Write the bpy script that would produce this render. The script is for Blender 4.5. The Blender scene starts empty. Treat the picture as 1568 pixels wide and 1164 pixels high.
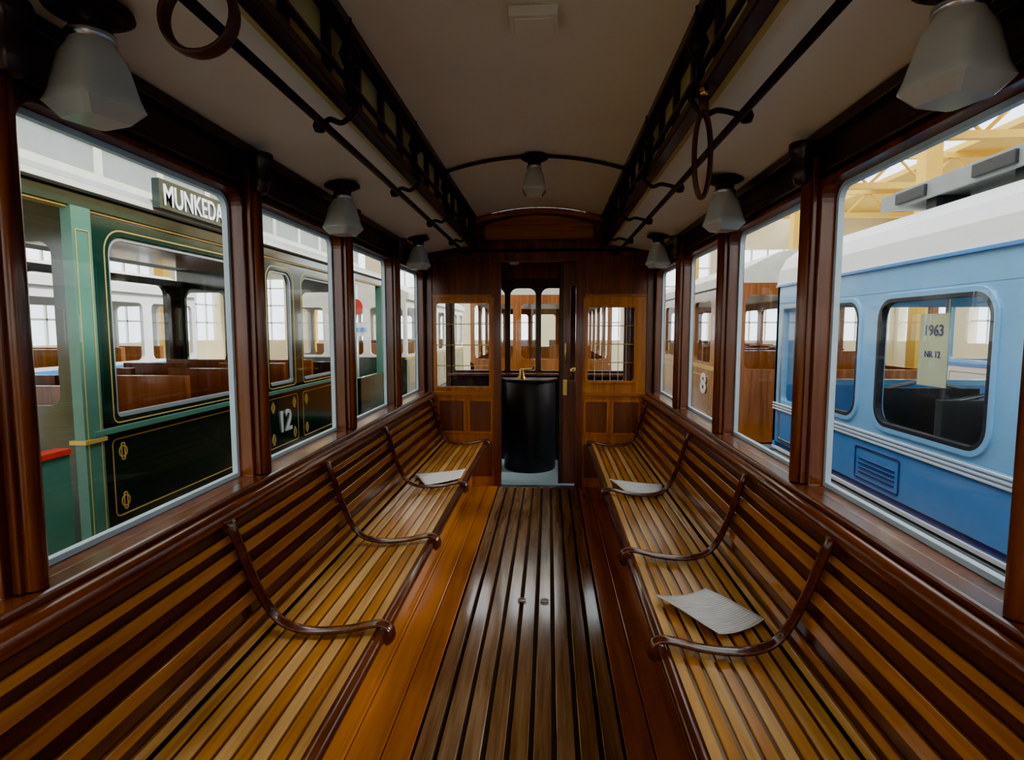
import bpy, bmesh, math, random
from mathutils import Vector
random.seed(4)
S = bpy.context.scene
COL = S.collection
for lk in ('AgX - Punchy', 'Punchy'):
    try:
        S.view_settings.look = lk; break
    except Exception: pass

# ------------------------------------------------------------------ materials
def pm(name, col, rough=0.5, metal=0.0, coat=0.0, spec=0.5, var=0.08, nscale=9.0, emit=None):
    m = bpy.data.materials.new(name); m.use_nodes = True
    nt = m.node_tree; b = nt.nodes['Principled BSDF']
    tc = nt.nodes.new('ShaderNodeTexCoord'); n = nt.nodes.new('ShaderNodeTexNoise')
    n.inputs['Scale'].default_value = nscale; n.inputs['Detail'].default_value = 4
    nt.links.new(tc.outputs['Object'], n.inputs['Vector'])
    r = nt.nodes.new('ShaderNodeValToRGB')
    r.color_ramp.elements[0].position = 0.3; r.color_ramp.elements[1].position = 0.7
    r.color_ramp.elements[0].color = tuple(max(0, c*(1-var)) for c in col)+(1,)
    r.color_ramp.elements[1].color = tuple(min(1, c*(1+var)) for c in col)+(1,)
    nt.links.new(n.outputs['Fac'], r.inputs['Fac']); nt.links.new(r.outputs['Color'], b.inputs['Base Color'])
    b.inputs['Roughness'].default_value = rough; b.inputs['Metallic'].default_value = metal
    b.inputs['Coat Weight'].default_value = coat; b.inputs['Coat Roughness'].default_value = 0.12
    b.inputs['Specular IOR Level'].default_value = spec
    if emit:
        b.inputs['Emission Color'].default_value = emit[0]+(1,); b.inputs['Emission Strength'].default_value = emit[1]
    return m

def wood(name, c1, c2, rough=0.3, axis='Y', coat=0.4, bump=0.15, sc=1.0):
    m = bpy.data.materials.new(name); m.use_nodes = True
    nt = m.node_tree; b = nt.nodes['Principled BSDF']; L = nt.links.new
    tc = nt.nodes.new('ShaderNodeTexCoord'); mp = nt.nodes.new('ShaderNodeMapping')
    s = {'X': (0.8, 14, 14), 'Y': (14, 0.8, 14), 'Z': (14, 14, 0.8)}[axis]
    mp.inputs['Scale'].default_value = tuple(v*sc for v in s)
    L(tc.outputs['Object'], mp.inputs['Vector'])
    n = nt.nodes.new('ShaderNodeTexNoise'); n.inputs['Scale'].default_value = 3.0
    n.inputs['Detail'].default_value = 7; n.inputs['Distortion'].default_value = 0.6
    L(mp.outputs['Vector'], n.inputs['Vector'])
    n2 = nt.nodes.new('ShaderNodeTexNoise'); n2.inputs['Scale'].default_value = 0.9; n2.inputs['Detail'].default_value = 2
    L(mp.outputs['Vector'], n2.inputs['Vector'])
    mx = nt.nodes.new('ShaderNodeMath'); mx.operation = 'MULTIPLY_ADD'; mx.inputs[1].default_value = 0.55
    L(n.outputs['Fac'], mx.inputs[0])
    m2 = nt.nodes.new('ShaderNodeMath'); m2.operation = 'MULTIPLY'; m2.inputs[1].default_value = 0.45
    L(n2.outputs['Fac'], m2.inputs[0]); L(m2.outputs[0], mx.inputs[2])
    r = nt.nodes.new('ShaderNodeValToRGB')
    r.color_ramp.elements[0].position = 0.36; r.color_ramp.elements[1].position = 0.64
    r.color_ramp.elements[0].color = c1+(1,); r.color_ramp.elements[1].color = c2+(1,)
    L(mx.outputs[0], r.inputs['Fac']); L(r.outputs['Color'], b.inputs['Base Color'])
    bp = nt.nodes.new('ShaderNodeBump'); bp.inputs['Strength'].default_value = bump; bp.inputs['Distance'].default_value = 0.002
    L(n.outputs['Fac'], bp.inputs['Height']); L(bp.outputs['Normal'], b.inputs['Normal'])
    b.inputs['Roughness'].default_value = rough
    b.inputs['Coat Weight'].default_value = coat; b.inputs['Coat Roughness'].default_value = 0.1
    return m

def glass(name, tint=(0.95, 0.97, 0.97), base=.035, k=.30):
    m = bpy.data.materials.new(name); m.use_nodes = True
    nt = m.node_tree; nt.nodes.clear(); L = nt.links.new
    o = nt.nodes.new('ShaderNodeOutputMaterial'); mix = nt.nodes.new('ShaderNodeMixShader')
    t = nt.nodes.new('ShaderNodeBsdfTransparent'); t.inputs[0].default_value = tint+(1,)
    g = nt.nodes.new('ShaderNodeBsdfGlossy'); g.inputs['Roughness'].default_value = 0.01
    ge = nt.nodes.new('ShaderNodeNewGeometry'); d = nt.nodes.new('ShaderNodeVectorMath'); d.operation = 'DOT_PRODUCT'
    L(ge.outputs['Normal'], d.inputs[0]); L(ge.outputs['Incoming'], d.inputs[1])
    def mth(op, a, b=None):
        n = nt.nodes.new('ShaderNodeMath'); n.operation = op
        for i, q in enumerate((a, b)):
            if q is None: continue
            if isinstance(q, (int, float)): n.inputs[i].default_value = q
            else: L(q, n.inputs[i])
        return n.outputs[0]
    c = mth('ABSOLUTE', d.outputs['Value']); c = mth('SUBTRACT', 1.0, c); c = mth('POWER', c, 5.0)
    c = mth('MULTIPLY', c, k); c = mth('ADD', c, base)
    L(c, mix.inputs[0]); L(t.outputs[0], mix.inputs[1]); L(g.outputs[0], mix.inputs[2])
    L(mix.outputs[0], o.inputs[0])
    return m

M = {}
M['mahog'] = wood('mahogany', (.075, .018, .005), (.22, .060, .013), .30, 'Z')
M['mahogY'] = wood('mahogany_long', (.075, .018, .006), (.20, .055, .013), .27, 'Y')
M['dark'] = wood('dark_stained_wood', (.022, .008, .005), (.05, .016, .008), .35, 'Y', .2)
M['orange'] = wood('orange_wood', (.34, .095, .012), (.60, .21, .030), .3, 'Z')
M['orangeX'] = wood('orange_wood_cross', (.28, .08, .010), (.50, .17, .025), .3, 'X')
M['inset'] = wood('inset_wood', (.10, .026, .006), (.22, .064, .012), .32, 'Z')
M['sl_l'] = wood('slat_light', (.48, .225, .050), (.76, .45, .15), .20, 'Y', .6)
M['sl_m'] = wood('slat_mid', (.35, .118, .014), (.58, .245, .042), .20, 'Y', .6)
M['sl_d'] = wood('slat_dark', (.05, .014, .005), (.12, .036, .010), .28, 'Y', .4)
M['floorslat'] = wood('floor_slat_worn', (.13, .072, .036), (.31, .195, .11), .17, 'Y', .6)
M['floorplank'] = wood('floor_plank', (.25, .075, .010), (.46, .16, .024), .26, 'Y', .4, .15, .5)
M['floorgap'] = pm('floor_gap', (.025, .014, .008), .7)
M['arm'] = wood('arm_bentwood', (.05, .015, .008), (.13, .04, .02), .22, 'Y', .6)
M['ceil'] = pm('ceiling_paint', (.82, .79, .68), .42, var=.03, nscale=2)
M['vent'] = pm('vent_panel', (.58, .54, .27), .5, var=.1)
M['iron'] = pm('dark_iron', (.028, .018, .015), .35, .4)
M['blackiron'] = pm('black_paint', (.012, .013, .016), .4, .1)
M['brass'] = pm('brass', (.55, .36, .12), .25, 1.0)
M['steel'] = pm('brushed_steel', (.55, .56, .58), .3, 1.0)
M['sash'] = pm('pale_window_sash', (.52, .68, .78), .35)
M['glass'] = glass('window_glass')
M['shade'] = pm('opal_glass', (.46, .48, .44), .25, coat=.4, var=.05)
M['leather'] = pm('leather', (.09, .035, .018), .45, var=.2)
M['bluefloor'] = pm('vestibule_lino', (.26, .38, .44), .4)

def paper_mat():
    m = bpy.data.materials.new('printed_paper'); m.use_nodes = True
    nt = m.node_tree; b = nt.nodes['Principled BSDF']; L = nt.links.new
    tc = nt.nodes.new('ShaderNodeTexCoord')
    mp = nt.nodes.new('ShaderNodeMapping'); mp.inputs['Scale'].default_value = (3, 120, 1)
    L(tc.outputs['UV'], mp.inputs['Vector'])
    n = nt.nodes.new('ShaderNodeTexNoise'); n.inputs['Scale'].default_value = 1.0; n.inputs['Detail'].default_value = 3
    L(mp.outputs['Vector'], n.inputs['Vector'])
    w = nt.nodes.new('ShaderNodeTexWave'); w.bands_direction = 'Y'; w.inputs['Scale'].default_value = 8
    L(tc.outputs['UV'], w.inputs['Vector'])
    mu = nt.nodes.new('ShaderNodeMath'); mu.operation = 'MULTIPLY'
    L(n.outputs['Fac'], mu.inputs[0]); L(w.outputs['Fac'], mu.inputs[1])
    r = nt.nodes.new('ShaderNodeValToRGB')
    r.color_ramp.elements[0].position = .35; r.color_ramp.elements[0].color = (.85, .85, .82, 1)
    r.color_ramp.elements[1].position = .55; r.color_ramp.elements[1].color = (.35, .34, .32, 1)
    L(mu.outputs[0], r.inputs['Fac']); L(r.outputs['Color'], b.inputs['Base Color'])
    b.inputs['Roughness'].default_value = .6
    return m
M['paper'] = paper_mat()

# ------------------------------------------------------------------ mesh builder
class MB:
    def __init__(s): s.v = []; s.f = []; s.m = []; s.sm = []; s.mats = []
    def mi(s, k):
        mt = M[k]
        if mt not in s.mats: s.mats.append(mt)
        return s.mats.index(mt)
    def add(s, vs, fs, k, smooth=False):
        o = len(s.v); i = s.mi(k); s.v += [tuple(p) for p in vs]
        for f in fs: s.f.append([o+a for a in f]); s.m.append(i); s.sm.append(smooth)
    def box(s, x0, x1, y0, y1, z0, z1, k):
        x0, x1 = sorted((x0, x1)); y0, y1 = sorted((y0, y1)); z0, z1 = sorted((z0, z1))
        s.add([(x0,y0,z0),(x1,y0,z0),(x1,y1,z0),(x0,y1,z0),(x0,y0,z1),(x1,y0,z1),(x1,y1,z1),(x0,y1,z1)],
              [(0,3,2,1),(4,5,6,7),(0,1,5,4),(1,2,6,5),(2,3,7,6),(3,0,4,7)], k)
    def prism(s, poly, axis, a, b, k, smooth=False):
        n = len(poly)
        def P(p, t):
            return {'y': (p[0], t, p[1]), 'x': (t, p[0], p[1]), 'z': (p[0], p[1], t)}[axis]
        vs = [P(p, a) for p in poly]+[P(p, b) for p in poly]
        s.add(vs, [(i, (i+1) % n, n+(i+1) % n, n+i) for i in range(n)], k, smooth)
        s.add(vs, [tuple(range(n)), tuple(range(2*n-1, n-1, -1))], k)
    def strip(s, pts, t, y0, y1, k, up=1):
        n = len(pts)
        for i in range(n-1):
            s.prism([pts[i], pts[i+1], (pts[i+1][0], pts[i+1][1]+t*up), (pts[i][0], pts[i][1]+t*up)], 'y', y0, y1, k)
    def slat(s, p0, p1, t, y0, y1, k):
        d = Vector((p1[0]-p0[0], p1[1]-p0[1])).normalized(); nrm = Vector((-d.y, d.x))
        if nrm.y < 0 : nrm = -nrm
        q0 = (p0[0]-nrm.x*t, p0[1]-nrm.y*t); q1 = (p1[0]-nrm.x*t, p1[1]-nrm.y*t)
        s.prism([p0, p1, q1, q0], 'y', y0, y1, k)
    def tube(s, path, r, k, n=10, ref=None, cap=True, closed=False):
        path = [Vector(p) for p in path]; m = len(path)
        ra, rb = r if isinstance(r, tuple) else (r, r)
        vs = []; 
        for i, p in enumerate(path):
            if closed: t = (path[(i+1) % m]-path[i-1]).normalized()
            else: t = (path[min(i+1, m-1)]-path[max(i-1, 0)]).normalized()
            rf = Vector(ref) if ref else (Vector((0, 0, 1)) if abs(t.z) < .9 else Vector((0, 1, 0)))
            b = (rf - t*rf.dot(t)).normalized(); nn = t.cross(b)
            for j in range(n):
                a = 2*math.pi*j/n
                vs.append(p+b*(ra*math.cos(a))+nn*(rb*math.sin(a)))
        fs = []
        for i in range(m if closed else m-1):
            i2 = (i+1) % m
            for j in range(n):
                fs.append((i*n+j, i*n+(j+1) % n, i2*n+(j+1) % n, i2*n+j))
        s.add(vs, fs, k, True)
        if cap and not closed:
            s.add(vs[:n], [tuple(range(n))], k); s.add(vs[-n:], [tuple(range(n))], k)
    def lathe(s, prof, c, k, n=24, smooth=True):
        vs = []
        for q in prof:
            r, z = q[0], q[1]; p = q[2] if len(q) > 2 else 2
            for j in range(n):
                a = 2*math.pi*j/n+math.pi/n; ca, sa = math.cos(a), math.sin(a)
                rr = r/((abs(ca)**p+abs(sa)**p)**(1/p))
                vs.append((c[0]+rr*ca, c[1]+rr*sa, c[2]+z))
        fs = [(i*n+j, i*n+(j+1) % n, (i+1)*n+(j+1) % n, (i+1)*n+j) for i in range(len(prof)-1) for j in range(n)]
        s.add(vs, fs, k, smooth)
    def panel(s, axis, u0, u1, v0, v1, d0, d1, hole, k, rk=None, seg=6):
        hu0, hu1, hv0, hv1, r = hole[:5]; rb = hole[5] if len(hole) > 5 else r
        rk = rk or k
        def P(u, v, d): return (d, u, v) if axis == 'x' else (u, d, v)
        corners = [(u0, v0), (u1, v0), (u1, v1), (u0, v1)]
        cen = [(hu0+rb, hv0+rb, rb, math.pi), (hu1-rb, hv0+rb, rb, 1.5*math.pi), (hu1-r, hv1-r, r, 0), (hu0+r, hv1-r, r, .5*math.pi)]
        arcs = [[(cx+rr*math.cos(a0+math.pi/2*i/seg), cy+rr*math.sin(a0+math.pi/2*i/seg)) for i in range(seg+1)] for cx, cy, rr, a0 in cen]
        for d in (d0, d1):
            for c in range(4):
                cp = P(*corners[c], d); ar = [P(*p, d) for p in arcs[c]]
                s.add([cp]+ar, [(0, i+1, i+2) for i in range(seg)], k)
                c2 = (c+1) % 4
                s.add([cp, P(*corners[c2], d), P(*arcs[c2][0], d), ar[-1]], [(0, 1, 2, 3)], k)
        ring = [p for ar in arcs for p in ar]; n = len(ring)
        vs = [P(*p, d0) for p in ring]+[P(*p, d1) for p in ring]
        s.add(vs, [(i, (i+1) % n, n+(i+1) % n, n+i) for i in range(n)], rk)
        vs = [P(*p, d0) for p in corners]+[P(*p, d1) for p in corners]
        s.add(vs, [(i, (i+1) % 4, 4+(i+1) % 4, 4+i) for i in range(4)], k)
    def ring(s, axis, u0, u1, v0, v1, w, d0, d1, r, k, rb=None):
        rb = r if rb is None else rb
        def P(u, v, d): return (d, u, v) if axis == 'x' else (u, d, v)
        def loop(o):
            out = []
            for cx, cy, rr, a0 in [(u0+rb, v0+rb, rb, math.pi), (u1-rb, v0+rb, rb, 1.5*math.pi), (u1-r, v1-r, r, 0), (u0+r, v1-r, r, .5*math.pi)]:
                for i in range(7):
                    a = a0+math.pi/12*i; q = max(rr-o, .0005)
                    sx = 1 if math.cos(a0+math.pi/4) > 0 else -1; sy = 1 if math.sin(a0+math.pi/4) > 0 else -1
                    ccx, ccy = (cx, cy) if rr >= o else (cx-sx*(o-rr), cy-sy*(o-rr))
                    out.append((ccx+q*math.cos(a), ccy+q*math.sin(a)))
            return out
        A, B = loop(0), loop(w); n = len(A)
        vs = [P(*p, d0) for p in A]+[P(*p, d0) for p in B]+[P(*p, d1) for p in A]+[P(*p, d1) for p in B]
        fs = []
        for i in range(n):
            j = (i+1) % n
            fs += [(i, j, n+j, n+i), (2*n+i, 3*n+i, 3*n+j, 2*n+j), (i, 2*n+i, 2*n+j, j), (n+i, n+j, 3*n+j, 3*n+i)]
        s.add(vs, fs, k)
    def quad(s, a, b, c, d, k): s.add([a, b, c, d], [(0, 1, 2, 3)], k)
    def build(s, name, parent=None, bevel=0, merge=True):
        me = bpy.data.meshes.new(name); me.from_pydata(s.v, [], s.f)
        for mt in s.mats: me.materials.append(mt)
        me.polygons.foreach_set('material_index', s.m); me.polygons.foreach_set('use_smooth', s.sm)
        bm = bmesh.new(); bm.from_mesh(me)
        if merge: bmesh.ops.remove_doubles(bm, verts=bm.verts, dist=1e-5)
        bmesh.ops.recalc_face_normals(bm, faces=bm.faces)
        bm.to_mesh(me); bm.free()
        ob = bpy.data.objects.new(name, me); COL.objects.link(ob)
        if bevel:
            b = ob.modifiers.new('bevel', 'BEVEL'); b.width = bevel; b.segments = 2; b.limit_method = 'ANGLE'; b.angle_limit = math.radians(50)
        if parent: ob.parent = parent
        return ob

def empty(name):
    e = bpy.data.objects.new(name, None); COL.objects.link(e); return e
def smooth_path(pts, n=6):
    out = []; P = [Vector(p) for p in pts]
    for i in range(len(P)-1):
        a = P[max(i-1, 0)]; b = P[i]; c = P[i+1]; d = P[min(i+2, len(P)-1)]
        for j in range(n):
            t = j/n
            out.append(.5*((2*b)+(c-a)*t+(2*a-5*b+4*c-d)*t*t+(3*b-a-3*c+d)*t**3))
    out.append(P[-1]); return out
def text(name, body, loc, rot, size, mat, parent, ext=.004, align='CENTER', off=.012, sx=1.0):
    c = bpy.data.curves.new(name, 'FONT'); c.body = body; c.size = size; c.extrude = ext; c.align_x = align
    c.offset = size*off
    o = bpy.data.objects.new(name, c); COL.objects.link(o); o.location = loc; o.rotation_euler = rot; o.scale = (sx, 1, 1)
    c.materials.append(M[mat]); o.parent = parent; return o

# ------------------------------------------------------------------ tram shell
W = 1.02; WO = 1.10; YB = -1.25; YE = 5.20
SILL = .90; WT = 1.945
win = [(1.18+1.005*k, 2.075+1.005*k) for k in range(-2, 4)]
wn = 0
for s, nm in ((-1, 'left'), (1, 'right')):
    mb = MB()
    mb.box(s*W, s*WO, YB, YE+.05, .0, SILL-.03, 'mahogY')
    mb.box(s*W, s*WO, YB, YE+.05, WT+.02, 2.16, 'dark')
    edges = [YB]+[(win[i][1]+win[i+1][0])/2 for i in range(5)]+[YE+.05]
    for i, (a, b) in enumerate(win):
        mb.panel('x', edges[i], edges[i+1], SILL-.03, WT+.02, s*W, s*WO, (a, b, SILL, WT, .06, .004), 'mahog')
        if i < 5:
            c = edges[i+1]
            mb.box(s*(W-.020), s*(W+.001), c-.036, c+.036, SILL, 2.04, 'mahog')
            mb.tube([(s*(W-.020), c, SILL), (s*(W-.020), c, 2.02)], .024, 'mahog', 10)
            mb.lathe([(.0, -.09), (.025, -.08), (.04, -.03), (.03, 0), (.046, .03), (.046, .06), (0, .07)], (s*(W-.045), c, 2.04), 'dark', 12)
    mb.build('wall_'+nm, bevel=.004)
    t = MB()
    t.box(s*(W-.055), s*(W+.03), YB, YE, SILL-.03, SILL-.001, 'mahogY')
    t.build('trim_sill_'+nm, bevel=.008)
    t = MB()
    t.box(s*(W-.025), s*W, YB, YE, 2.085, 2.125, 'dark'); t.box(s*(W-.014), s*W, YB, YE, WT+.03, WT+.055, 'dark')
    t.build('trim_cornice_'+nm, bevel=.006)
    for i, (a, b) in enumerate(win):
        wn += 1
        g = MB()
        g.ring('x', a+.001, b-.001, SILL+.001, WT-.001, .016, s*(W+.05), s*(W+.07), .059, 'sash', .004)
        x = s*(W+.056)
        g.quad((x, a+.01, SILL+.01), (x, b-.01, SILL+.01), (x, b-.01, WT-.01), (x, a+.01, WT-.01), 'glass')
        g.build('window_%d' % wn)

# floor
f = MB()
f.box(-W, W, YB, YE+.05, -.06, 0, 'floorgap')
n = 9; pitch = .081
for i in range(n):
    c = (i-(n-1)/2)*pitch
    f.box(c-.0325, c+.0325, YB, YE-.02, 0, .012, 'floorslat')
xs = n*pitch/2+.002
for s in (-1, 1):
    a = xs
    for w in (.10, .12, .13, .14, .16):
        if a+w > W: break
        f.box(s*a, s*(a+w-.003), YB, YE-.005, 0, .014, 'floorplank'); a += w
f.box(-.34, .34, YE-.02, YE+.05, 0, .010, 'steel')
f.build('floor', bevel=.004)
h = MB()
for x in (-.04, .08):
    h.lathe([(0, .006), (.016, .006), (.016, 0)], (x, 2.95, .012), 'steel', 16)
    h.tube([(x+.02*math.cos(a*math.pi/8), 2.95+.02*math.sin(a*math.pi/8), .020) for a in range(16)], .003, 'steel', 6, closed=True)
h.build('floor_hatch_ring')

# ceiling
c = MB()
pts = [(-.56+1.12*i/16, 2.44+.085*(1-((-.56+1.12*i/16)/.56)**2)) for i in range(17)]
c.strip(pts, .03, YB, YE, 'ceil')
for s in (-1, 1):
    q = [(s*(.57+.45*i/8), 2.195-.07*(i/8)**1.6) for i in range(9)]
    c.strip(q, .03, YB, YE, 'ceil')
    c.box(s*.60, s*.63, YB, YE, 2.19, 2.47, 'vent')
c.build('ceiling')
for s, nm in ((-1, 'left'), (1, 'right')):
    L = MB()
    L.box(s*.55, s*.60, YB, YE, 2.175, 2.21, 'dark')
    L.box(s*.545, s*.60, YB, YE, 2.41, 2.45, 'dark')
    L.box(s*.555, s*.575, YB, YE, 2.255, 2.272, 'dark')
    y = YB+.15
    while y < YE:
        L.box(s*.575, s*.60, y-.014, y+.014, 2.20, 2.42, 'dark'); y += .29
    L.build('trim_lantern_'+nm, bevel=.005)
for k, y in enumerate((0.25, 3.65)):
    r = MB()
    r.tube([(p[0]*.99, y, p[1]-.012) for p in pts], (.010, .014), 'dark', 8)
    r.build('trim_rib_%d' % (k+1))
v = MB(); v.box(-.045, .12, 2.0, 2.13, 2.49, 2.523, 'ceil'); v.box(-.03, .105, 2.015, 2.115, 2.483, 2.49, 'ceil')
v.build('ceiling_junction_box', bevel=.006)

# handrails
HZ = 2.115
for s, HX in ((-1, .635), (1, .685)):
    hr = MB()
    hr.tube([(s*HX, YB+.05, HZ), (s*HX, YE-.15, HZ)], .013, 'iron', 12)
    hr.tube(smooth_path([(s*HX, YE-.16, HZ), (s*(HX-.01), YE-.06, HZ+.005), (s*.62, YE-.01, HZ+.03)]), .013, 'iron', 12)
    for y in (.35, 1.12, 1.90, 2.82, 3.65, 4.45):
        hr.lathe([(0, -.04), (.022, -.035), (.034, 0), (.022, .035), (0, .04)], (s*.55, y, 2.335), 'iron', 12)
        hr.tube(smooth_path([(s*.55, y, 2.335), (s*.565, y, 2.25), (s*.53, y, 2.18), (s*.575, y, 2.125), (s*.62, y, 2.135), (s*(HX+.01), y, HZ+.002)]), .009, 'iron', 8)
        hr.lathe([(0, -.022), (.016, -.018), (.022, 0), (.016, .018), (0, .022)], (s*(HX+.02), y, HZ), 'iron', 12)
        hr.tube([(s*.55, y, 2.17), (s*.55, y, 2.45)], (.014, .01), 'iron', 8)
    hr.build('handrail')
def strap(x, y, ztop, zring, rx, rz, name):
    st = MB()
    st.lathe([(0, .012), (.014, .01), (.014, -.012), (0, -.014)], (x, y, ztop), 'brass', 12)
    st.tube([(x, y, ztop), (x, y, zring+rz-.004)], (.003, .015), 'leather', 8, ref=(0, 1, 0))
    st.tube([(x+rx*math.cos(a*math.pi/16), y+.004*math.sin(a*math.pi/16), zring+rz*math.sin(a*math.pi/16)) for a in range(32)], (.018, .007), 'leather', 10, ref=(0, 1, 0), closed=True)
    st.build(name)
strap(-.553, 1.08, 2.160, 2.03, .068, .068, 'hand_strap')
strap(.553, 1.82, 2.160, 1.975, .024, .125, 'hand_strap')

# ceiling lamps
def lamp(x, y, z, sc=1.0, rot=0):
    l = MB()
    l.lathe([(0, .0), (.085, 0), (.088, -.012), (.07, -.022), (.045, -.03), (.04, -.05), (.045, -.065), (.04, -.07), (0, -.07)], (0, 0, 0), 'iron', 24)
    l.lathe([(.046, -.055), (.05, -.06), (.05, -.072), (.042, -.078)], (0, 0, 0), 'steel', 24)
    l.lathe([(.038, -.06, 2), (.048, -.085, 2.2), (.060, -.11, 3), (.064, -.14, 4), (.071, -.19, 7), (.077, -.215, 12)], (0, 0, 0), 'shade', 40)
    l.lathe([(.077, -.215, 12), (.05, -.247, 14), (0, -.247, 14)], (0, 0, 0), 'shade', 40, False)
    o = l.build('ceiling_lamp'); o.location = (x, y, z); o.scale = (sc,)*3; o.rotation_euler = (0, 0, rot)
for s in (-1, 1):
    for y in (1.25, 2.78, 4.40): lamp(s*.90, y, 2.148, .97, .3*s)
lamp(0, 3.65, 2.51, .95)

# ------------------------------------------------------------------ benches
def back_pt(t):
    P = [(.852, .44), (.868, .52), (.895, .63), (.922, .74), (.942, .815)]
    t = t*(len(P)-1); i = min(int(t), len(P)-2); q = t-i
    return (P[i][0]*(1-q)+P[i+1][0]*q, P[i][1]*(1-q)+P[i+1][1]*q)
for s, arms in ((-1, (.80, 1.80, 2.62, 3.57, 4.95)), (1, (.80, 1.76, 2.50, 3.47, 4.95))):
    root = empty('slatted_bench')
    b = MB(); y0, y1 = YB+.02, YE-.03
    def m(p): return (s*p[0], p[1])
    def seatz(x): 
        t = (x-.46)/.39; return .452-.022*t-.014*math.sin(math.pi*t)
    ns = 8; pt = .0475
    for i in range(ns):
        a = .478+i*pt; e = a+.036
        b.slat(m((a, seatz(a))), m((e, seatz(e))), .02, y0, y1, 'sl_l' if i % 2 == 0 or i > 5 else 'sl_m')
        b.slat(m((e-.002, seatz(e)-.006)), m((a+pt+.002, seatz(a+pt)-.006)), .012, y0, y1, 'sl_d')
    nb = 6
    for i in range(nb):
        p0 = back_pt((i+.06)/nb); p1 = back_pt((i+.55)/nb); p2 = back_pt((i+1.1)/nb)
        def sl(pa, pb, off, th, k):
            dx, dz = pb[0]-pa[0], pb[1]-pa[1]; l = math.hypot(dx, dz); nx, nz = -dz/l, dx/l
            A = (pa[0]+off*nx, pa[1]+off*nz); B = (pb[0]+off*nx, pb[1]+off*nz)
            C = (B[0]-nx*th, B[1]-nz*th); D = (A[0]-nx*th, A[1]-nz*th)
            b.prism([m(A), m(B), m(C), m(D)], 'y', y0, y1, k)
        sl(p0, p1, .008, .016, 'sl_m' if i != 0 else 'sl_l')
        sl(p1, p2, -.002, .010, 'sl_d')
    b.build('seat_slats', root, bevel=.003)
    b = MB()
    b.tube([(s*.462, y0, .437), (s*.462, y1, .437)], (.020, .024), 'arm', 14)
    b.tube([(s*.952, y0, .850), (s*.952, y1, .850)], (.030, .028), 'mahogY', 14)
    b.box(s*.975, s*1.015, y0, y1, .42, .868, 'dark')
    b.build('rails', root)
    b = MB()
    b.box(s*.60, s*.62, y0, y1, .02, .41, 'floorplank')
    for y in arms:
        b.box(s*.49, s*.60, y-.02, y+.02, .37, .415, 'sl_d'); b.box(s*.47, s*.97, y-.015, y+.015, .39, .415, 'sl_d')
    b.build('support', root, bevel=.004)
    b = MB()
    for y in arms:
        P = [(.936, .838), (.922, .836), (.910, .81), (.896, .75), (.878, .67), (.854, .585), (.822, .51), (.772, .467), (.69, .450), (.58, .458), (.50, .476), (.455, .482), (.425, .468), (.418, .44), (.435, .42)]
        b.tube(smooth_path([(s*p[0], y-.07*max(0, (p[1]-.5)/.33), p[1]) for p in P], 5), (.022, .011), 'arm', 10, ref=(0, 1, 0))
        b.tube([(s*.442, y-.028, .452), (s*.442, y+.028, .452)], .026, 'arm', 14)
        b.tube([(s*.925, y-.094, .832), (s*.925, y-.046, .832)], .015, 'arm', 10)
    b.build('armrests', root)

# papers
def paper(pts, curl, name='newspaper'):
    N = 12; vs = []; fs = []
    for i in range(N+1):
        for j in range(N+1):
            u, w = i/N, j/N
            x = (1-u)*(1-w)*pts[0][0]+u*(1-w)*pts[1][0]+u*w*pts[2][0]+(1-u)*w*pts[3][0]
            y = (1-u)*(1-w)*pts[0][1]+u*(1-w)*pts[1][1]+u*w*pts[2][1]+(1-u)*w*pts[3][1]
            t = (abs(x)-.46)/.39
            z = .460-.022*t+curl*(abs(u-.45)*2)**2.2+.003*math.sin(w*5)
            vs.append((x, y, z))
    me = bpy.data.meshes.new(name)
    for i in range(N):
        for j in range(N): fs.append((i*(N+1)+j, (i+1)*(N+1)+j, (i+1)*(N+1)+j+1, i*(N+1)+j+1))
    me.from_pydata(vs, [], fs); me.materials.append(M['paper'])
    uv = me.uv_layers.new()
    for l in me.loops:
        k = l.vertex_index; uv.data[l.index].uv = ((k//(N+1))/N, (k % (N+1))/N)
    for p in me.polygons: p.use_smooth = True
    o = bpy.data.objects.new(name, me); COL.objects.link(o)
    so = o.modifiers.new('thick', 'SOLIDIFY'); so.thickness = .0015; so.offset = 1
paper([(.49, 2.10), (.70, 2.17), (.85, 1.97), (.66, 1.85)], .016)
paper([(-.84, 3.92), (-.49, 4.00), (-.49, 3.76), (-.70, 3.62)], .006)
paper([(.50, 3.80), (.84, 3.74), (.80, 3.54), (.58, 3.50)], .006)

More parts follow.
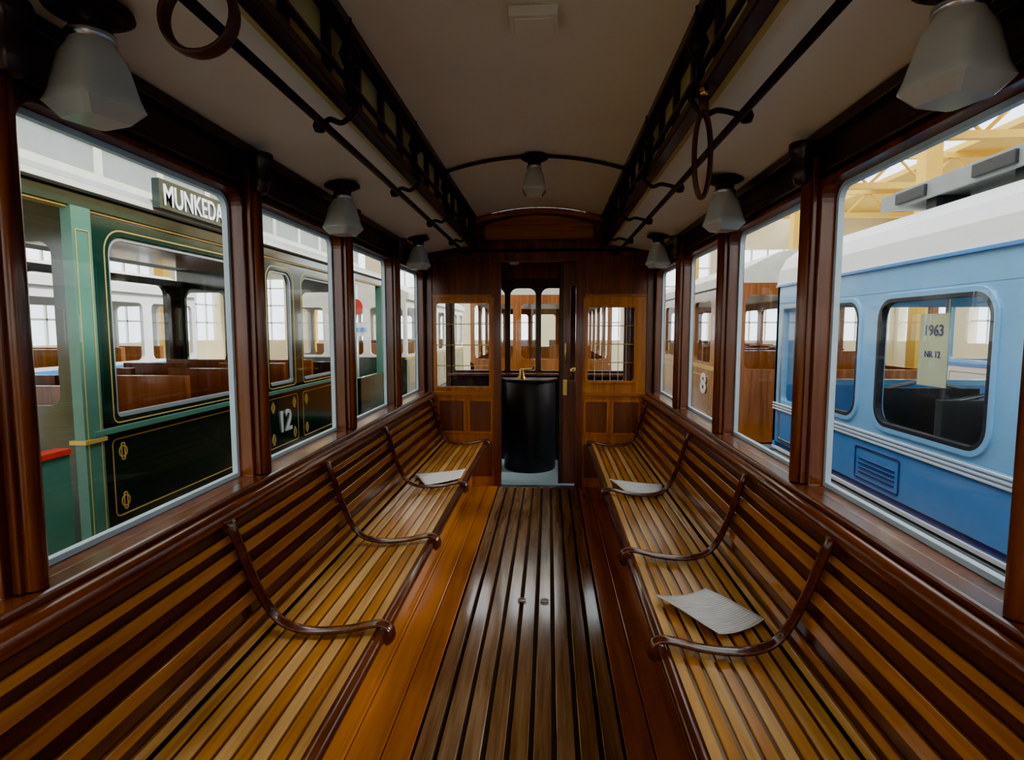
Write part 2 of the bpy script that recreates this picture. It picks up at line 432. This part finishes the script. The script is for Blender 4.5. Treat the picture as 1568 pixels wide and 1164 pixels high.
# ------------------------------------------------------------------ end wall
def endwall(Y, nm, sg):
    T = .05; e = MB()
    y0, y1 = Y, Y+T
    yf = Y if sg > 0 else Y+T
    def pro(u0, u1, v0, v1, d, k): e.box(u0, u1, yf-sg*d, yf, v0, v1, k)
    for s, hole in ((-1, (-.93, -.44, .93, 1.69)), (1, (.44, .86, .99, 1.65))):
        a, b2 = sorted((s*.36, s*W))
        e.panel('y', a, b2, .86, 1.74, y0, y1, hole+(.03,), 'orange')
        e.box(a, b2, y0, y1, 0, .86, 'orange'); e.box(a, b2, y0, y1, 1.74, 2.16, 'inset')
        e.ring('y', hole[0]-.02, hole[1]+.02, hole[2]-.02, hole[3]+.02, .025, yf-sg*.012, yf, .04, 'orange')
        for (p, q) in ((.43, .62), (.68, .90)):
            u0, u1 = sorted((s*p, s*q))
            pro(u0, u1, .52, .80, .004, 'inset')
            for bx in ((u0-.018, u0, .50, .82), (u1, u1+.018, .50, .82), (u0, u1, .80, .82), (u0, u1, .50, .52)): pro(*bx, .012, 'orange')
        u0, u1 = sorted((s*.42, s*.98)); pro(u0, u1, .855, .885, .022, 'orangeX')
        pro(u0, u1, 1.74, 1.765, .015, 'orangeX'); pro(u0, u1, .10, .42, .004, 'inset')
        u0, u1 = sorted((s*.45, s*.92)); pro(u0, u1, 1.80, 2.04, .006, 'inset')
        u0, u1 = sorted((s*.96, s*1.015)); pro(u0, u1, .88, 2.10, .02, 'mahog')
    for s in (-1, 1):
        u0, u1 = sorted((s*.335, s*.40)); e.box(u0, u1, yf-sg*.02, Y+T, 0, 2.08, 'mahog')
    e.box(-.40, .40, yf-sg*.022, Y+T, 2.055, 2.13, 'mahog')
    e.box(-W, W, y0, y1, 2.12, 2.20, 'inset')
    e.box(-.68, .68, y0+.001, y1, 2.19, 2.48, 'inset')
    arch = [(p[0], p[1]) for p in pts]
    e.prism([(-.56, 2.14)]+arch+[(.56, 2.14)], 'y', y0, y1, 'inset')
    arch2 = [(p[0]*.86, p[1]-.07) for p in pts]
    e.prism([(-.48, 2.25)]+arch2+[(.48, 2.25)], 'y', yf-sg*.014, yf, 'orangeX')
    e.prism([(p[0], p[1]-.012) for p in pts]+[(p[0], p[1]-.05) for p in reversed(pts)], 'y', yf-sg*.03, yf, 'orangeX')
    e.prism([(-.54, 2.16), (.54, 2.16), (.54, 2.22), (-.54, 2.22)], 'y', yf-sg*.03, yf, 'mahog')
    e.box(-.98, .98, yf-sg*.018, yf, 2.10, 2.14, 'mahog')
    e.build('wall_'+nm, bevel=.004)
    for s, hole in ((-1, (-.93, -.44, .93, 1.69)), (1, (.44, .86, .99, 1.65))):
        g = MB(); ym = Y+.03
        g.quad((hole[0], ym, hole[2]), (hole[1], ym, hole[2]), (hole[1], ym, hole[3]), (hole[0], ym, hole[3]), 'glass')
        for i in range(1, 4):
            z = hole[2]+(hole[3]-hole[2])*i/4; g.box(hole[0]+.001, hole[1]-.001, ym+.004, ym+.012, z-.004, z+.004, 'brass')
        if s > 0:
            for i in range(1, 6):
                x = hole[0]+(hole[1]-hole[0])*i/6; g.box(x-.003, x+.003, ym+.012, ym+.018, hole[2]+.001, hole[3]-.001, 'steel')
        global wn; wn += 1
        g.build('window_%d' % wn)
endwall(YE, 'end', 1)
endwall(YB-.05, 'back', -1)
d = MB()
yd0, yd1 = YE+.055, YE+.085
d.panel('y', .19, .86, .03, 2.04, yd0, yd1, (.29, .77, .98, 1.85, .03), 'mahog')
d.box(.19, .225, yd0-.006, yd0, .03, 2.04, 'dark')
d.tube([(.245, yd0-.03, 1.15), (.245, yd0-.03, 1.33)], .009, 'brass', 10)
d.tube([(.245, yd0-.03, 1.16), (.245, yd0, 1.16)], .007, 'brass', 8); d.tube([(.245, yd0-.03, 1.32), (.245, yd0, 1.32)], .007, 'brass', 8)
d.box(.225, .265, yd0-.006, yd0, .85, 1.0, 'brass')
d.build('door_1', bevel=.003)

# ------------------------------------------------------------------ front platform (vestibule)
p = MB(); V0, V1 = YE+.05, 6.35
p.box(-W, W, V0+.04, V1, -.06, -.0, 'bluefloor'); p.build('floor_vestibule')
p = MB(); p.strip([(-1.0+2.0*i/12, 2.12+.16*(1-(-1.0+2.0*i/12)**2)) for i in range(13)], .03, V0+.04, V1+.1, 'ceil'); p.build('ceiling_vestibule')
p = MB()
p.box(-W, W, V1, V1+.05, 0, .95, 'blackiron')
vw = ((-.98, -.36), (-.36, -.02), (-.02, .36), (.36, .98))
for a, b2 in vw:
    p.panel('y', a, b2, .95, 2.0, V1, V1+.05, (a+.03, b2-.03, 1.0, 1.90, .08, .02), 'dark')
p.box(-W, W, V1, V1+.05, 2.0, 2.30, 'mahog')
p.box(-W, W, V1-.06, V1, .94, .97, 'mahog')
for s in (-1, 1):
    p.box(s*.98, s*1.04, V1-.05, V1+.05, 0, 2.15, 'dark'); p.box(s*.98, s*1.04, V0+.3, V1, 0, .8, 'blackiron'); p.box(s*.98, s*1.04, V0+.04, V1, 2.0, 2.15, 'dark')
p.build('wall_vestibule_front', bevel=.005)
g = MB()
for a, b2 in vw:
    g.quad((a+.03, V1+.03, 1.0), (b2-.03, V1+.03, 1.0), (b2-.03, V1+.03, 1.90), (a+.03, V1+.03, 1.90), 'glass')
wn += 1; g.build('window_%d' % wn)
k = MB()
poly = [(-.10+.27*math.cos(a), 6.02+.30*math.sin(a)) for a in [math.pi+math.pi*i/16 for i in range(17)]]
k.prism(poly, 'z', .0, .92, 'blackiron', True)
poly = [(-.10+.29*math.cos(a), 6.03+.33*math.sin(a)) for a in [math.pi+math.pi*i/16 for i in range(17)]]
k.prism(poly, 'z', .92, .95, 'iron', True)
k.lathe([(0, .10), (.02, .10), (.03, .03), (.05, .0), (0, 0)], (-.18, 5.9, .95), 'brass', 16)
k.tube([(-.18, 5.9, 1.04), (-.06, 5.85, 1.05)], .010, 'brass', 8)
k.lathe([(0, .03), (.012, .03), (.014, 0), (0, 0)], (-.06, 5.85, 1.05), 'mahog', 10)
k.build('driver_controller', bevel=.003)
k = MB(); bx = .36; k.tube([(bx, 6.1, 0), (bx, 6.1, 1.0)], .02, 'iron', 12); k.lathe([(0, .05), (.03, .04), (.04, 0), (0, -.01)], (bx, 6.1, 1.0), 'brass', 16)
k.tube([(bx+.12*math.cos(a*math.pi/12), 6.1+.12*math.sin(a*math.pi/12), 1.02) for a in range(24)], .010, 'brass', 8, closed=True)
k.tube([(bx-.12, 6.1, 1.02), (bx+.12, 6.1, 1.02)], .008, 'brass', 8)
k.build('hand_brake_wheel')
lamp(-.25, 5.75, 2.26, .7)

# ------------------------------------------------------------------ exterior materials
M['green'] = pm('tram_dark_green', (.005, .026, .018), .13, coat=.8, var=.1)
M['teal'] = pm('tram_teal_post', (.07, .21, .15), .3, coat=.4)
M['gold'] = pm('gold_lining', (.62, .42, .10), .35, .3)
M['cream'] = pm('tram_cream', (.66, .68, .62), .4)
M['greyroof'] = pm('roof_grey', (.28, .32, .33), .5)
M['lblue'] = pm('tram_light_blue', (.235, .57, .93), .22, coat=.6, var=.03)
M['mblue'] = pm('tram_mid_blue', (.09, .34, .82), .22, coat=.6, var=.03)
M['dblue'] = pm('tram_deep_blue', (.015, .05, .22), .3, coat=.4)
M['white'] = pm('white_paint', (.85, .87, .89), .35, var=.02)
M['rubber'] = pm('rubber_gasket', (.02, .025, .035), .5)
M['yellow'] = pm('hall_yellow', (.82, .52, .06), .6, var=.05)
M['hallwall'] = pm('hall_wall', (.76, .68, .46), .7, var=.04, nscale=1)
M['concrete'] = pm('hall_floor', (.20, .20, .19), .45, var=.15, nscale=1.5)
M['red'] = pm('red_paint', (.60, .03, .02), .4)
M['poster'] = pm('poster_paper', (.62, .66, .42), .6)
M['seatgrey'] = pm('seat_grey', (.06, .07, .075), .5)
M['brownpaint'] = wood('varnished_teak', (.20, .06, .012), (.38, .13, .03), .25, 'Z')
M['lampglow'] = pm('lamp_glow', (1, .85, .6), .5, emit=((1, .78, .45), 14))

# --- green vintage tram (left)
R = empty('green_tram'); X = -2.02
b = MB(); T = -.05
ya, yb = 2.50, 6.15
b.box(X, X+T, ya, yb, .46, 1.0, 'green')
wins = [(2.68, 4.05), (4.25, 4.66), (4.86, 5.95)]
eg = [ya]+[(wins[i][1]+wins[i+1][0])/2 for i in range(2)]+[yb]
for xx, kk in ((X, 'green'), (X-1.95, 'green')):
    for i, (a, c2) in enumerate(wins):
        b.panel('x', eg[i], eg[i+1], .98, 1.98, xx, xx+T, (a, c2, 1.02, 1.91, .10, .03), kk)
b.box(X-1.95, X-2.0, ya, yb, .3, 1.0, 'green')
for i, (a, c2) in enumerate(wins):
    b.ring('x', a-.030, c2+.030, .992, 1.94, .007, X+.002, X, .12, 'gold', .04)
    b.ring('x', a, c2, 1.02, 1.91, .02, X-.03, X-.01, .10, 'greyroof', .03)
    b.ring('x', a-.05, c2+.05, .53, .92, .007, X+.002, X, .03, 'gold')
    for (u, w) in ((a+.02, .60), (c2-.02, .60), (a+.02, .85), (c2-.02, .85)):
        b.ring('x', u-.03, u+.03, w-.03, w+.03, .008, X+.003, X, .028, 'gold'); b.ring('x', u-.014, u+.014, w-.045, w+.045, .006, X+.004, X, .013, 'gold')
b.box(X+.03, X+T, ya, yb, .955, .98, 'teal')
b.box(X+.015, X+T, ya, yb, .42, .46, 'cream')
b.box(X-.02, X+T, ya, yb, .25, .42, 'greyroof')
b.box(X+.004, X+T, 1.0, 7.3, 1.99, 2.0, 'gold'); b.box(X+.012, X+T, 1.0, 7.3, 2.0, 2.07, 'green')
b.box(X+.06, X+T, 1.0, 7.3, 2.07, 2.10, 'cream')
b.prism([(X+.06, 2.10), (X-.30, 2.20), (X-.30, 2.24), (X+.04, 2.13)], 'y', 1.0, 7.3, 'greyroof')
b.prism([(X-2.05, 2.10), (X-1.65, 2.20), (X-1.65, 2.24), (X-2.05, 2.14)], 'y', 1.0, 7.3, 'greyroof')
for s0 in (X-.30, X-1.66):
    b.box(s0, s0-.03, 1.0, 7.3, 2.20, 2.28, 'cream'); b.box(s0, s0-.03, 1.0, 7.3, 2.44, 2.50, 'cream')
    y = 1.0
    while y < 7.3: b.box(s0, s0-.03, y, y+.06, 2.28, 2.44, 'cream'); y += .5
    b.box(s0-.01, s0-.02, 1.0, 7.3, 2.28, 2.44, 'greyroof')
b.prism([(X-.22, 2.50), (X-.6, 2.58), (X-1.35, 2.58), (X-1.75, 2.50), (X-1.75, 2.53), (X-1.35, 2.62), (X-.6, 2.62), (X-.22, 2.54)], 'y', .9, 7.3, 'cream')
b.box(X-1.75, X-.25, 1.0, 7.3, 2.09, 2.11, 'brownpaint')
b.box(X+.02, X-.03, 2.45, 2.56, .36, 2.0, 'teal'); b.ring('x', 2.465, 2.545, .45, 1.9, .005, X+.023, X+.02, .01, 'gold')
b.box(X+.03, X-.05, 2.44, 2.57, .93, .95, 'gold')
b.box(X+.02, X-.03, 1.0, 2.36, .42, .91, 'teal'); b.box(X+.03, X-.04, 1.0, 2.36, .91, .935, 'red')
b.box(X+.02, X-.03, 6.3, 7.2, .42, .91, 'green'); b.box(X+.02, X-.06, 7.16, 7.22, .36, 2.0, 'teal'); b.box(X+.02, X-.03, 6.10, 6.18, .36, 2.0, 'teal')
b.box(X+.02, X-.10, .96, 1.06, .36, 2.0, 'teal')
for yy in (2.5, 6.12):
    b.box(X-.05, X-1.95, yy, yy+.04, .4, 1.0, 'green')
    b.panel('y', X-.65, X-.05, 1.0, 2.1, yy, yy+.04, (X-.57, X-.13, 1.1, 1.85, .06), 'green')
    b.panel('y', X-1.95, X-1.35, 1.0, 2.1, yy, yy+.04, (X-1.87, X-1.43, 1.1, 1.85, .06), 'green')
b.box(X, X-1.95, 1.0, 7.25, .30, .36, 'greyroof')
for y in (2.9, 3.6, 4.3, 5.0, 5.6):
    b.box(X-.25, X-.85, y, y+.35, .70, .76, 'brownpaint'); b.box(X-.25, X-.85, y, y+.05, .76, 1.15, 'inset')
    b.box(X-1.15, X-1.75, y, y+.35, .70, .76, 'brownpaint'); b.box(X-1.15, X-1.75, y, y+.05, .76, 1.15, 'inset')
b.box(X-.3, X-1.6, 2.0, 6.5, -.35, .3, 'rubber')
for y in (3.2, 5.4):
    for xx in (X-.35, X-1.6):
        b.prism([(y+.40*math.cos(a*math.pi/12), -.33+.40*math.sin(a*math.pi/12)) for a in range(24)], 'x', xx, xx-.1, 'iron')
b.build('body', R, bevel=.003)
g = MB()
for a, c2 in wins:
    for xx in (X-.03, X-1.97): g.quad((xx, a, 1.02), (xx, c2, 1.02), (xx, c2, 1.91), (xx, a, 1.91), 'glass')
g.build('glazing', R)
b = MB(); b.box(X+.10, X+.06, 2.93, 3.84, 2.085, 2.235, 'green'); b.build('destination_board', R)
text('destination_text', 'MUNKEDAL', (X+.103, 2.955, 2.105), (math.radians(90), 0, math.radians(90)), .155, 'white', R, .002, align='LEFT', off=.012, sx=.74)
text('fleet_number', '12', (X+.006, 4.46, .64), (math.radians(90), 0, math.radians(90)), .24, 'cream', R)

# --- blue tram (right)
R = empty('blue_tram'); X = 2.18; ya, yb = -1.5, 5.45
b = MB()
b.box(X+.03, X+.06, ya, yb, .12, .36, 'dblue'); b.box(X-.005, X+.05, ya, yb, .36, .385, 'white'); b.box(X+.01, X+.05, ya, yb, .385, .43, 'dblue')
b.box(X, X+.05, ya, yb, .43, .72, 'mblue')
b.box(X, X+.05, ya, yb, .72, .80, 'lblue')
for z in (.725, .75, .775): b.box(X-.012, X, ya, yb, z, z+.012, 'white')
wins = [(-.75, .15), (.45, 1.35), (1.62, 2.58), (2.84, 3.80), (4.02, 4.50)]
eg = [ya]+[(wins[i][1]+wins[i+1][0])/2 for i in range(4)]+[4.62]
for xx in (X, X+2.1):
    for i, (a, c2) in enumerate(wins):
        b.panel('x', eg[i], eg[i+1], .80, 1.68, xx, xx+.05, (a, c2, .85, 1.64, .13), 'lblue')
        b.ring('x', a-.028, c2+.028, .822, 1.668, .03, xx-.012, xx, .155, 'lblue')
        b.ring('x', a, c2, .85, 1.64, .025, xx-.012, xx+.03, .13, 'rubber')
b.panel('x', 4.62, 5.45, .80, 1.68, X, X+.05, (4.72, 5.30, .82, 1.64, .05), 'lblue')
b.box(X-.004, X, 4.98, 5.02, .45, 1.64, 'rubber'); b.ring('x', 4.70, 5.32, .45, 1.66, .025, X-.006, X, .04, 'steel')
for z in (.50, .53, .56, .59): b.box(X-.006, X, 3.55, 3.95, z, z+.012, 'dblue')
b.ring('x', 3.5, 4.0, .46, .68, .012, X-.006, X, .02, 'dblue')
b.box(X, X+2.15, yb-.05, yb, .3, .95, 'mblue'); b.panel('y', X, X+2.15, .95, 1.85, yb-.05, yb, (X+.15, X+2.0, 1.0, 1.65, .12), 'lblue')
b.box(X-.018, X+.03, ya, yb, 1.83, 1.85, 'mblue'); b.box(X, X+.05, ya, yb, 1.68, 1.84, 'lblue'); b.box(X+2.1, X+2.15, ya, yb, .3, .8, 'mblue'); b.box(X+2.1, X+2.15, ya, yb, 1.68, 1.84, 'lblue')
prof = [(X-.01, 1.85), (X+.01, 1.98), (X+.06, 2.08), (X+.18, 2.17), (X+.5, 2.25), (X+1.07, 2.30), (X+1.64, 2.25), (X+1.96, 2.17), (X+2.08, 2.08), (X+2.14, 1.98), (X+2.16, 1.85)]
for i in range(len(prof)-1):
    p0, p1 = prof[i], prof[i+1]
    b.prism([p0, p1, (p1[0], p1[1]-.02), (p0[0]+(.02 if i == 0 else 0), p0[1]-.02)], 'y', ya, yb, 'white')
b.box(X, X+2.1, ya, yb, .28, .34, 'greyroof')
for y in (-.6, .2, 1.0, 1.8, 2.6, 3.4, 4.1):
    for x0 in (X+.15, X+1.25):
        b.box(x0, x0+.7, y, y+.4, .66, .74, 'seatgrey'); b.box(x0, x0+.7, y, y+.06, .70, 1.05, 'seatgrey')
        b.tube([(x0+.02, y+.03, 1.0), (x0+.02, y+.03, 1.84)], .014, 'steel', 8)
        b.tube([(x0+.02, y+.03, 1.03), (x0+.35, y+.03, 1.10), (x0+.68, y+.03, 1.03)], .012, 'steel', 8)
b.box(X+.3, X+1.8, -1, 5, -.4, .28, 'rubber')
b.build('body', R, bevel=.003)
g = MB()
for a, c2 in wins:
    for xx in (X+.02, X+2.12): g.quad((xx, a, .85), (xx, c2, .85), (xx, c2, 1.64), (xx, a, 1.64), 'glass')
g.quad((X+.02, 4.72, .82), (X+.02, 5.3, .82), (X+.02, 5.3, 1.64), (X+.02, 4.72, 1.64), 'glass')
g.build('glazing', R)
b = MB(); b.box(X+.028, X+.032, 3.20, 3.44, 1.14, 1.54, 'poster'); b.build('poster', R)
text('poster_text', '1963', (X+.026, 3.32, 1.42), (math.radians(90), 0, math.radians(-90)), .085, 'dblue', R, .001)
text('poster_text_small', 'NR 12', (X+.026, 3.32, 1.30), (math.radians(90), 0, math.radians(-90)), .05, 'dblue', R, .001)
b = MB(); b.box(X+.26, X+.60, .8, 4.3, 2.28, 2.36, 'greyroof'); b.box(X+.24, X+.26, .8, 4.3, 2.26, 2.37, 'greyroof')
for y in (1.0, 1.7, 2.4, 3.1, 3.8): b.box(X+.22, X+.26, y, y+.30, 2.28, 2.35, 'rubber'); b.box(X+.3, X+.5, y, y+.1, 2.18, 2.28, 'rubber')
b.build('roof_board', R, bevel=.004)

# --- generic distant tram
def tram(name, xs, sg, ya, yb, low, mid, top, wid=1.0, num=None):
    R = empty(name); b = MB(); g = MB()
    for xx, t in ((xs, sg*.05), (xs+sg*2.0, sg*.05)):
        b.box(xx, xx+t, ya, yb, .2, .95, low)
        b.box(xx-sg*.01*(xx == xs), xx+t, ya, yb, .93, .98, 'gold' if low != 'white' else 'mblue')
        n = max(1, int((yb-ya)/wid)); w = (yb-ya)/n
        for i in range(n):
            b.panel('x', ya+i*w, ya+(i+1)*w, .98, 1.95, xx, xx+t, (ya+i*w+.09, ya+(i+1)*w-.09, 1.02, 1.82, .08), mid)
            g.quad((xx+t/2, ya+i*w+.09, 1.02), (xx+t/2, ya+(i+1)*w-.09, 1.02), (xx+t/2, ya+(i+1)*w-.09, 1.82), (xx+t/2, ya+i*w+.09, 1.82), 'glass')
            if xx == xs: b.ring('x', ya+i*w+.12, ya+(i+1)*w-.12, .35, .85, .012, xx-sg*.004, xx, .02, 'gold')
    b.box(xs-sg*.05, xs+sg*2.1, ya, yb, 1.95, 2.06, top)
    pr = [(xs+sg*(-.05), 2.06), (xs+sg*.4, 2.28), (xs+sg*1.0, 2.36), (xs+sg*1.65, 2.28), (xs+sg*2.1, 2.06)]
    b.prism(pr, 'y', ya, yb, top)
    b.box(xs, xs+sg*2.0, ya, yb, .15, .22, 'greyroof')
    for y in (ya, yb-.05):
        u0, u1 = sorted((xs, xs+sg*2.05))
        b.box(u0, u1, y, y+.05, .2, .98, low)
        for i in range(3):
            a, c2 = u0+(u1-u0)*i/3, u0+(u1-u0)*(i+1)/3
            b.panel('y', a, c2, .98, 1.95, y, y+.05, (a+.06, c2-.06, 1.02, 1.82, .07), mid)
        b.lathe([(0, .0), (.09, 0), (.09, .04), (0, .05)], ((u0+u1)/2, y-.03, .6), 'steel', 16)
    y = ya+.6
    while y < yb-.6:
        b.box(xs+sg*.2, xs+sg*.85, y, y+.08, .4, 1.2, 'brownpaint'); b.box(xs+sg*1.15, xs+sg*1.8, y, y+.08, .4, 1.2, 'brownpaint'); y += .8
    u0, u1 = sorted((xs+sg*.3, xs+sg*1.7)); b.box(u0, u1, ya+.6, yb-.6, -.35, .15, 'rubber')
    for yy in (ya+1.4, yb-1.4):
        for xx in (xs+sg*.3, xs+sg*1.6):
            b.prism([(yy+.38*math.cos(a*math.pi/12), -.35+.38*math.sin(a*math.pi/12)) for a in range(24)], 'x', xx, xx+sg*.1, 'iron')
    b.build('body', R, bevel=.003); g.build('glazing', R)
    if num: text('fleet_number', num, (xs-sg*.012, ya+1.35, .62), (math.radians(90), 0, math.radians(90 if sg < 0 else -90)), .36, 'cream', R, off=.03, sx=1.5)
tram('wooden_tram', 2.15, 1, 6.4, 13.5, 'brownpaint', 'brownpaint', 'cream', .95, '8')
tram('cream_tram', -2.3, -1, 9.6, 16, 'green', 'cream', 'cream', .9, '5')
tram('teak_tram', -1.05, 1, 8.4, 14.5, 'brownpaint', 'brownpaint', 'cream', .9)
tram('white_tram', -5.6, -1, -1, 9, 'white', 'white', 'white', 1.1)
tram('white_tram', 6.0, 1, 0, 9, 'white', 'lblue', 'white', 1.1)
k = MB(); k.tube([(-2.75, 8.4, -.75), (-2.75, 8.4, 2.1)], .03, 'steel', 12)
k.prism([(-2.75+.12*math.cos(a*math.pi/12), 1.78+.12*math.sin(a*math.pi/12)) for a in range(24)], 'y', 8.34, 8.36, 'red')
k.box(-2.95, -2.55, 8.34, 8.36, 1.35, 1.55, 'white'); k.box(-2.92, -2.58, 8.335, 8.34, 1.42, 1.48, 'mblue')
k.build('tram_stop_sign')

# ------------------------------------------------------------------ hall
FZ = -.75
b = MB(); b.box(-14, 14, -10, 24, FZ-.1, FZ, 'concrete')
for xc in (-3.1, 0, 3.2):
    for s in (-.72, .72): b.box(xc+s-.03, xc+s+.03, -10, 24, FZ, FZ+.02, 'steel')
b.build('ground_hall')
def hallwall(axis, d, u0, u1, name, n):
    b = MB(); w = (u1-u0)/n
    for i in range(n):
        a, c2 = u0+i*w, u0+(i+1)*w
        b.panel(axis, a, c2, FZ, 6.0, d, d+.3, (a+.5, c2-.5, 1.0, 4.6, .05), 'hallwall')
        for j in range(1, 4):
            u = a+.5+(w-1)*j/4
            if axis == 'x': b.box(d+.1, d+.16, u-.03, u+.03, 1.0, 4.6, 'white')
            else: b.box(u-.03, u+.03, d+.1, d+.16, 1.0, 4.6, 'white')
        for j in range(1, 5):
            z = 1+3.6*j/5
            if axis == 'x': b.box(d+.1, d+.16, a+.5, c2-.5, z-.03, z+.03, 'white')
            else: b.box(a+.5, c2-.5, d+.1, d+.16, z-.03, z+.03, 'white')
    b.build(name)
hallwall('x', -14, -10, 24, 'wall_hall_left', 9); hallwall('x', 13.7, -10, 24, 'wall_hall_right', 9)
hallwall('y', 23.7, -14, 14, 'wall_hall_far', 8); hallwall('y', -10, -14, 14, 'wall_hall_near', 8)
b = MB()
for (a, c2) in ((-14, -8.0), (-6.0, -3.6), (4.4, 6.0), (7.4, 9.0), (10.5, 14)):  # roof coverage shaped for the light: left side closed more to dim it
    b.box(a, c2, -10, 24, 6.0, 6.15, 'yellow')
b.build('roof_hall')
b = MB()
for y in range(-8, 24, 4):
    b.box(-14, 14, y-.08, y+.08, 5.1, 5.25, 'yellow'); b.box(-14, 14, y-.06, y+.06, 5.85, 6.0, 'yellow')
    x = -14
    while x < 14:
        b.tube([(x, y, 5.2), (x+.7, y, 5.9)], .04, 'yellow', 6); b.tube([(x+.7, y, 5.9), (x+1.4, y, 5.2)], .04, 'yellow', 6); x += 1.4
    for x in (-8.2, 5.0): b.box(x-.1, x+.1, y-.1, y+.1, FZ, 5.15, 'yellow')
b.build('roof_truss')
for (x, y) in ((4.6, 4), (4.6, 8), (4.6, 12), (9, 6), (-4.8, 7), (-4.8, 11)):
    k = MB(); k.tube([(0, 0, 1.2), (0, 0, .1)], .012, 'iron', 6)
    k.lathe([(.03, .14), (.06, .10), (.20, .02), (.21, 0), (.19, .0), (.05, .08)], (0, 0, 0), 'white', 24)
    k.lathe([(0, .04), (.07, .02), (.09, -.04), (.06, -.10), (0, -.12)], (0, 0, 0), 'lampglow', 16)
    o = k.build('hall_pendant_lamp'); o.location = (x, y+.0, 3.9)

# ------------------------------------------------------------------ light
w = bpy.data.worlds.new('daylight'); S.world = w; w.use_nodes = True
nt = w.node_tree; bg = nt.nodes['Background']
bg.inputs['Color'].default_value = (.88, .94, 1.0, 1); bg.inputs['Strength'].default_value = 6.6
sun = bpy.data.lights.new('sun', 'SUN'); sun.energy = 10; sun.angle = math.radians(12); sun.color = (1, .95, .86)
so = bpy.data.objects.new('sun', sun); COL.objects.link(so); so.rotation_euler = (math.radians(8), math.radians(48), 0)

# ------------------------------------------------------------------ camera
cam = bpy.data.cameras.new('camera'); co = bpy.data.objects.new('camera', cam); COL.objects.link(co)
cam.sensor_width = 36; cam.lens = 20.25; cam.clip_start = .02
co.location = (.095, 0, 1.455); co.rotation_euler = (math.radians(90-5.05), 0, math.radians(3.65))
S.camera = co
